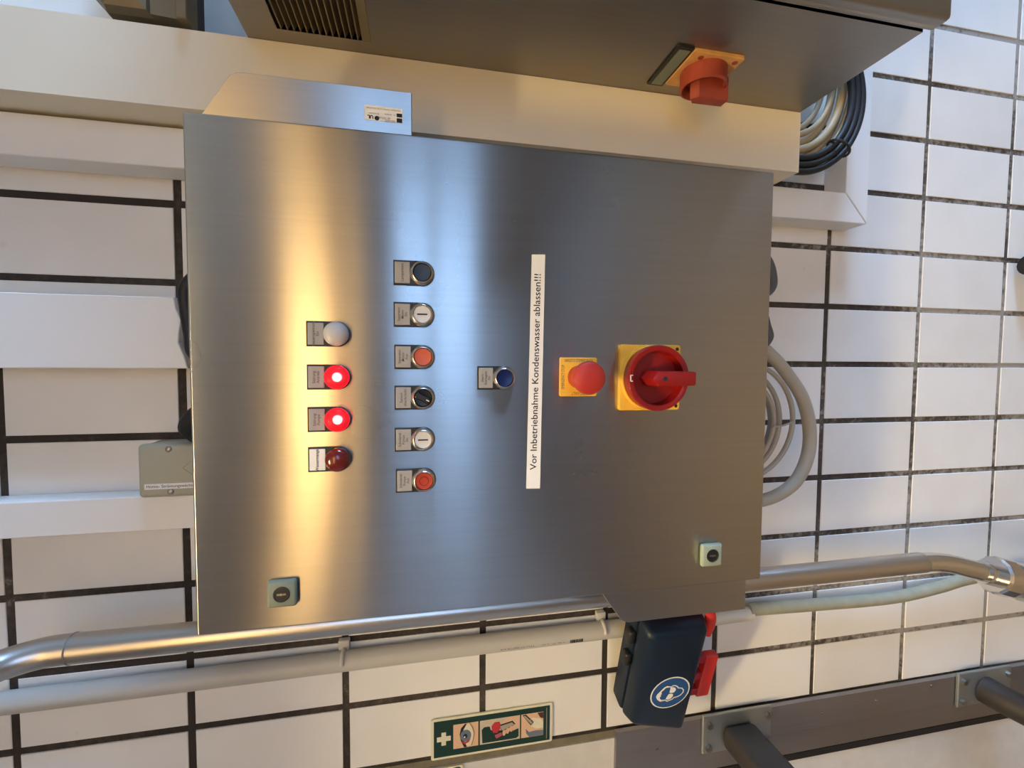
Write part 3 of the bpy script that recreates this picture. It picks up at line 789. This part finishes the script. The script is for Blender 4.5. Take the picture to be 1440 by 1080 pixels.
# pictogram: drawn in (u, z) on the front face; picture left/right = up/down of the box
IU, IZ, IR = 0.143, 0.0795, 0.0370
def ipoly(pts, d, name, mat):
    bm = bm_new(); bm.faces.new([bm.verts.new(bloc(IU+u, d, IZ+z)) for u, z in pts]); return mk(name, bm, mat, lidb)
def istroke(pts, w, d, name, mat, closed=True):
    bm = bm_new(); n = len(pts)
    for i in range(n if closed else n-1):
        a = Vector(pts[i]); b2 = Vector(pts[(i+1) % n]); t_ = (b2-a); 
        if t_.length < 1e-6: continue
        t_.normalize(); nn = Vector((-t_.y, t_.x))*w/2; a = a-t_*w*0.3; b2 = b2+t_*w*0.3
        bm.faces.new([bm.verts.new(bloc(IU+q.x, d, IZ+q.y)) for q in (a+nn, a-nn, b2-nn, b2+nn)])
    return mk(name, bm, mat, lidb)
ipoly(circ(0, 0, IR), -0.0004, 'pictogram_border', 'icon_white'); ipoly(circ(0, 0, IR-0.0025), -0.0007, 'pictogram', 'icon_blue')
# head outline from zoomed crop: crop px (x right = -z, y down = +u), centre (712,580), 445 px = IR in z, 380 px = IR in u
def cp(x, y): return ((y-580)/380*IR, -(x-712)/445*IR)
istroke([cp(*q) for q in ((700, 430), (745, 402), (800, 415), (845, 445), (872, 480), (960, 500), (1010, 555), (1010, 615), (965, 670), (900, 700), (820, 712), (790, 745), (680, 778), (640, 745), (520, 745))], 0.0021, -0.0010, 'pictogram_line', 'icon_white', False)
ipoly([cp(*q) for q in ((720, 425), (600, 395), (540, 420), (480, 490), (410, 570), (400, 630), (440, 700), (520, 765), (630, 755), (640, 728), (545, 722), (500, 690), (488, 650), (515, 630), (500, 600), (515, 570), (500, 520), (545, 480), (580, 435), (640, 432), (715, 445))], -0.0010, 'pictogram_hair', 'icon_white')
for pts in (((690, 450), (740, 440), (800, 465), (830, 520), (800, 575), (740, 585), (690, 570)), ((680, 600), (740, 600), (785, 620), (792, 670), (755, 720), (690, 745), (635, 715), (645, 680))):
    ipoly([cp(*q) for q in pts], -0.0010, 'pictogram_goggle', 'icon_white')

# ------------------------------------------------------------------ eyewash sign
SZ0, SZL, SX0, SXL = 0.4845, 0.2235, -0.3105, 0.0750
def sp(u, v): return (SX0-SXL*v, SZ0-SZL*u)
sg = bm_new(); poly_prism(sg, rrect(SX0-SXL/2, SZ0-SZL/2, SXL, SZL, 0.004), -0.0012, -0.0040)
sg = tag(mk('eyewash_sign', sg, 'sign_cream'), 'green first-aid eyewash sign with cross and three pictures', 'sign')
def spoly(pts, d, name, mat):
    bm = bm_new(); flat(bm, [sp(*q) for q in pts], -0.0041-d*0.00025); return mk(name, bm, mat, sg)
def rect(u0, u1, v0, v1): return [(u0, v0), (u1, v0), (u1, v1), (u0, v1)]
spoly(rect(0.022, 0.978, 0.055, 0.945), 1, 'green_field', 'sign_green')
spoly([(.082, .34), (.118, .34), (.118, .44), (.156, .44), (.156, .56), (.118, .56), (.118, .66), (.082, .66), (.082, .56), (.046, .56), (.046, .44), (.082, .44)], 2, 'white_cross', 'sign_cream')
V0, V1 = .19, .79
spoly(rect(.176, .377, V0, V1), 2, 'eye_picture', 'print_skin'); spoly(rect(.390, .722, V0, V1), 2, 'bottle_picture', 'print_beige'); spoly(rect(.733, .922, V0, V1), 2, 'rinse_picture', 'print_skin')
spoly([(.27, .20), (.237, .30), (.226, .45), (.235, .60), (.262, .78), (.285, .78), (.258, .60), (.25, .45), (.262, .32), (.283, .20)], 3, 'eye_lash', 'ink_black')
spoly([(.290, .20), (.258, .33), (.250, .47), (.262, .62), (.29, .76), (.318, .74), (.334, .60), (.338, .44), (.328, .32), (.306, .20)], 4, 'eye_white', 'sign_cream')
spoly([(.300, .20), (.325, .31), (.338, .45), (.333, .60), (.318, .76), (.326, .76), (.342, .60), (.348, .45), (.334, .30), (.312, .20)], 4, 'eye_lid', 'print_skin_dark')
spoly([(.275+.044*math.cos(q), .49+.145*math.sin(q)) for q in [2*PI*i/24 for i in range(24)]], 5, 'iris', 'print_blue')
spoly([(.272+.017*math.cos(q), .50+.058*math.sin(q)) for q in [2*PI*i/18 for i in range(18)]], 6, 'pupil', 'ink_black')
spoly([(.266+.006*math.cos(q), .52+.022*math.sin(q)) for q in [2*PI*i/12 for i in range(12)]], 7, 'eye_glint', 'icon_white')
spoly([(.245, .62), (.262, .70), (.300, .66), (.318, .56), (.300, .60), (.275, .64)], 6, 'eye_corner', 'print_red')
spoly([(.405, .42), (.425, .36), (.47, .36), (.48, .46), (.66, .55), (.71, .52), (.712, .72), (.69, .76), (.41, .76)], 3, 'green_sleeve', 'sign_green')
spoly([(.60, .22), (.66, .20), (.71, .24), (.71, .50), (.66, .58), (.58, .62), (.56, .40)], 3, 'hand', 'print_skin')
spoly([(.545, .36), (.66, .30), (.685, .40), (.57, .54)], 4, 'bottle', 'ink_black'); spoly([(.552, .39), (.655, .335), (.675, .405), (.572, .51)], 5, 'bottle_body', 'print_bottle')
for i in range(4):
    u = .588+.030*i; v = .57-.035*i
    spoly([(u+.013*math.cos(q), v+.075*math.sin(q)) for q in [2*PI*k/14 for k in range(14)]], 6, 'finger', 'print_skin')
spoly([(.485, .35), (.51, .27), (.55, .27), (.56, .35), (.553, .47), (.53, .54), (.50, .53), (.487, .45)], 6, 'bottle_cap', 'print_red')
spoly([(.51, .60), (.565, .55), (.575, .63), (.525, .69)], 5, 'thumb_band', 'print_pink')
spoly([(.742, .21), (.772, .20), (.84, .42), (.815, .50)], 3, 'rinse_bottle', 'ink_black'); spoly([(.749, .23), (.766, .225), (.828, .42), (.814, .46)], 4, 'bottle_body', 'print_bottle')
spoly([(.87, .20), (.921, .20), (.921, .36), (.895, .33)], 3, 'hair', 'print_hair')
spoly([(.80, .36), (.83, .30), (.90, .36), (.92, .46), (.92, .60), (.86, .60), (.815, .52)], 3, 'face', 'sign_cream')
spoly([(.77, .56), (.80, .66), (.85, .64), (.92, .66), (.92, .78), (.80, .78), (.775, .68)], 4, 'collar', 'print_blue')
spoly(rect(.9475, .9530, .10, .90), 2, 'small_print', 'legend_grey')
bm = bm_new(); poly_prism(bm, rrect(-0.4365, 0.539, 0.075, 0.222, 0.004), -0.0042, -0.0075)
s2 = tag(mk('safety_sign', bm, 'sign_cream'), 'second green safety sign on the grey wall, barely in view', 'sign')
bm = bm_new(); flat(bm, rrect(-0.4365, 0.539, 0.070, 0.214, 0.003), -0.0077); mk('green_field', bm, 'sign_green', s2)

# ------------------------------------------------------------------ steel rail with brackets at the far left
rl = bm_new()
prof = [(-0.382, -0.0045), (-0.383, -0.0125), (-0.4430, -0.0135), (-0.497, -0.0065), (-0.5000, -0.0045)]
a = [rl.verts.new((x, y, 0.136)) for x, y in prof]; b_ = [rl.verts.new((x, y, ZF)) for x, y in prof]
rl.faces.new(a); rl.faces.new(b_)
for i in range(5): rl.faces.new((a[i], a[(i+1) % 5], b_[(i+1) % 5], b_[i]))
rail = tag(mk('steel_rail', rl, 'rail_steel'), 'dark grey folded steel rail fixed upright along the wall edge', 'rail')
bm = bm_new(); box(bm, -0.514, -0.5000, -0.0060, -0.0041, ZF, 0.136); mk('shadow_gap_strip', bm, 'black_rubber', rail)  # black strip standing in for the shade of the gap
for x, z in ((-0.408, -0.47), (-0.395, -0.62), (-0.43, 0.05), (-0.415, -0.33)):
    bm = bm_new(); lathe(bm, x, z, [(0.0035, -0.0125), (0.0030, -0.0150), (0, -0.0156)], 12); mk('rivet', bm, 'screw_metal', rail, smooth=True)
def bracket(zc, label, roundarm):
    t = thing('wall_bracket', label, 'bracket', (-0.41, -0.015, zc))
    bm = bm_new(); box(bm, -0.451, -0.372, -0.0205, -0.0140, zc-0.078, zc+0.078, 0.0015, 1); pl = mk('plate', bm, 'galvanised', t)
    for dz in (-0.066, 0.066):
        for x in (-0.437, -0.390):
            bm = bm_new(); tube(bm, [(x, -0.019, zc+dz), (x, -0.0275, zc+dz)], 0.0065, 6, smooth=False); mk('bolt', bm, 'screw_metal', pl)
    bm = bm_new()
    if roundarm: tube(bm, [(-0.418, -0.019, zc), (-0.420, -0.06, zc-0.006), (-0.422, -0.13, zc-0.025), (-0.424, -0.24, zc-0.06)], 0.0300, 20)
    else: box(bm, -0.440, -0.396, -0.26, -0.0195, zc-0.036, zc+0.036, 0.012, 3)
    mk('arm', bm, 'dark_arm', t, smooth=True)
bracket(-0.122, 'galvanised wall bracket with a dark square arm beside the blue box', False)
bracket(-0.765, 'galvanised wall bracket with a dark round arm low on the steel rail', True)

# ------------------------------------------------------------------ cables
def cable(name, pts, r, mat, label, group=None, n=10, cat='cable'):
    bm = bm_new(); tube(bm, pts, r, n); return tag(mk(name, bm, mat, smooth=True), label, cat, group)
cable('thick_cable', [(0.352, -0.10, 0.008), (0.350, -0.10, -0.075), (0.338, -0.10, -0.101), (0.307, -0.10, -0.134), (0.263, -0.10, -0.168), (0.211, -0.10, -0.185), (0.160, -0.10, -0.184), (0.115, -0.10, -0.162), (0.089, -0.10, -0.121), (0.080, -0.10, -0.07), (0.080, -0.10, 0.008)], 0.0110, 'cable_thick', 'thick grey beige cable looping out below the control cabinet', n=16)
def arc(cx, cz, rx, rz, a0, a1, y, n=10, dy=0.0):
    return [(cx+rx*math.cos(math.radians(a0+(a1-a0)*q/n)), y+dy*q/n, cz+rz*math.sin(math.radians(a0+(a1-a0)*q/n))) for q in range(n+1)]
for i in range(7):
    d = -0.130+0.050*((i*37) % 7)/6.0
    cable('thin_cable', [(0.326-0.004*i, d, 0.006)]+arc(0.226-0.003*(i % 3), -0.020, 0.100-0.006*i, 0.104-0.0075*i-0.004*(i % 2), 0, -180, d, 10, 0.006)+[(0.126+0.008*i, d+0.006, 0.006)], 0.0042, 'cable_grey', 'thin grey cable in the bundle hanging below the control cabinet', 'thin cables below the control cabinet', 8)
cable('cable_tie', [(0.226, -0.136, -0.116), (0.220, -0.136, -0.095), (0.219, -0.136, -0.078)], 0.0018, 'cable_grey', 'small cable tie around the thin cable bundle', None, 6, 'cable tie')
cable('dark_cable', [(0.535, -0.10, 0.008), (0.515, -0.10, -0.070), (0.480, -0.10, -0.0955), (0.447, -0.10, -0.085), (0.430, -0.10, 0.008)], 0.0085, 'cable_dark', 'dark cable bend peeking out below the right part of the control cabinet')
cable('dark_cable', [(0.425, -0.150, 0.006), (0.408, -0.150, -0.035), (0.385, -0.150, -0.047), (0.366, -0.150, -0.052), (0.352, -0.150, -0.035), (0.350, -0.150, 0.006)], 0.0065, 'cable_dark', 'dark cable bend next to the thick cable loop')
# cables out of the open end of the cream duct, swinging right behind the second cabinet
for i in range(6):
    k = 0.955-0.075*i; y = -0.070+0.013*(i % 2)
    rr = 0.0072 if i < 4 else 0.0052
    cable('beige_cable', [(0.853-0.180*k, y, -0.10)]+arc(0.853, -0.150, 0.180*k, 0.144*k, 180, 345, y, 12, 0.010), rr, 'cable_beige', 'beige cable curving out of the open lower end of the cream duct', 'beige cables below the cream duct', 10)
for i in range(3):
    k = 1.0-0.085*i; y = -0.0875
    cable('black_cable', [(0.800-0.137*k, y, -0.10)]+arc(0.800, -0.150, 0.137*k, 0.133*k, 180, 350, y, 12, 0.0), 0.0058, 'black_rubber', 'black cable in the tied bundle below the cream duct', 'black cables below the cream duct', 10)
bm = bm_new(); tube(bm, [Vector((0.7115, -0.0875, -0.236))+Vector((0.62*math.cos(q), 0.9*math.sin(q), 0.9*math.cos(q)))*0.0185 for q in [2*PI*k/12 for k in range(13)]], 0.0022, 8)
tag(mk('cable_tie', bm, 'black_plastic', smooth=True), 'black cable tie around the black cable bundle', 'cable tie')
# black cables on top of the cabinet
cable('rubber_cable', [(0.452, -0.07, 0.752), (0.446, -0.07, 0.800), (0.425, -0.07, 0.822), (0.395, -0.068, 0.823), (0.360, -0.07, 0.818), (0.335, -0.07, 0.815), (0.318, -0.07, 0.795), (0.314, -0.07, 0.752)], 0.0095, 'black_rubber', 'black rubber cable bowed over the cabinet top behind the wavy duct end')
cable('rubber_cable', [(0.262, -0.075, 0.752), (0.258, -0.075, 0.790), (0.244, -0.070, 0.815), (0.228, -0.062, 0.828), (0.214, -0.050, 0.822), (0.206, -0.035, 0.812), (0.199, -0.028, 0.810)], 0.0130, 'black_rubber', 'short black rubber cable entering the side of the junction box')

# ------------------------------------------------------------------ bronze metal box at the top right, mostly behind the cream duct
t = thing('metal_box', 'bronze brown metal box with an open slot high on the wall behind the cream duct', 'box', (0.86, -0.06, 0.79))
bm = bm_new()
pts = [(0.770, 0.842), (0.945, 0.842), (0.962, 0.905), (0.930, 0.935), (0.815, 0.935), (0.770, 0.895)]
poly_prism(bm, pts, -0.003, -0.105, 0.014, 2); mk('body', bm, 'bronze_box', t)
bm = bm_new(); poly_prism(bm, [(0.768, 0.8085), (0.945, 0.8085), (0.950, 0.842), (0.770, 0.842)], -0.080, -0.100); mk('skirt', bm, 'bronze_box', t)
bm = bm_new(); box(bm, 0.763, 0.965, -0.112, -0.080, 0.795, 0.808, 0.001, 1); mk('flange', bm, 'bronze_box', t)
bm = bm_new(); poly_prism(bm, [(0.790, 0.8095), (0.925, 0.8095), (0.910, 0.834), (0.805, 0.834)], -0.100, -0.1015); mk('slot', bm, 'black_plastic', t)
bm = bm_new(); box(bm, 0.775, 0.955, -0.080, -0.055, 0.797, 0.842); mk('gap_shade', bm, 'black_rubber', t)  # black block that paints in the shade of the gap under the box
# dark fitting at the very bottom
t = thing('black_hose', 'black hose end with a clamp low on the tiles below the control cabinet', 'hose', (0.545, -0.030, -0.998))
bm = bm_new(); tube(bm, [(0.545, -0.030, -0.812), (0.545, -0.030, -0.86), (0.550, -0.032, -0.998)], 0.0195, 18); mk('hose', bm, 'black_rubber', t, smooth=True)
bm = bm_new(); tube(bm, [(0.545, -0.030, -0.806), (0.545, -0.030, -0.830)], 0.0225, 18, smooth=False); mk('end_cap', bm, 'black_plastic', t, smooth=True)
bm = bm_new(); tube(bm, [(0.545, -0.030, -0.846), (0.545, -0.030, -0.856)], 0.0212, 18, smooth=False); mk('clamp', bm, 'screw_metal', t, smooth=True)
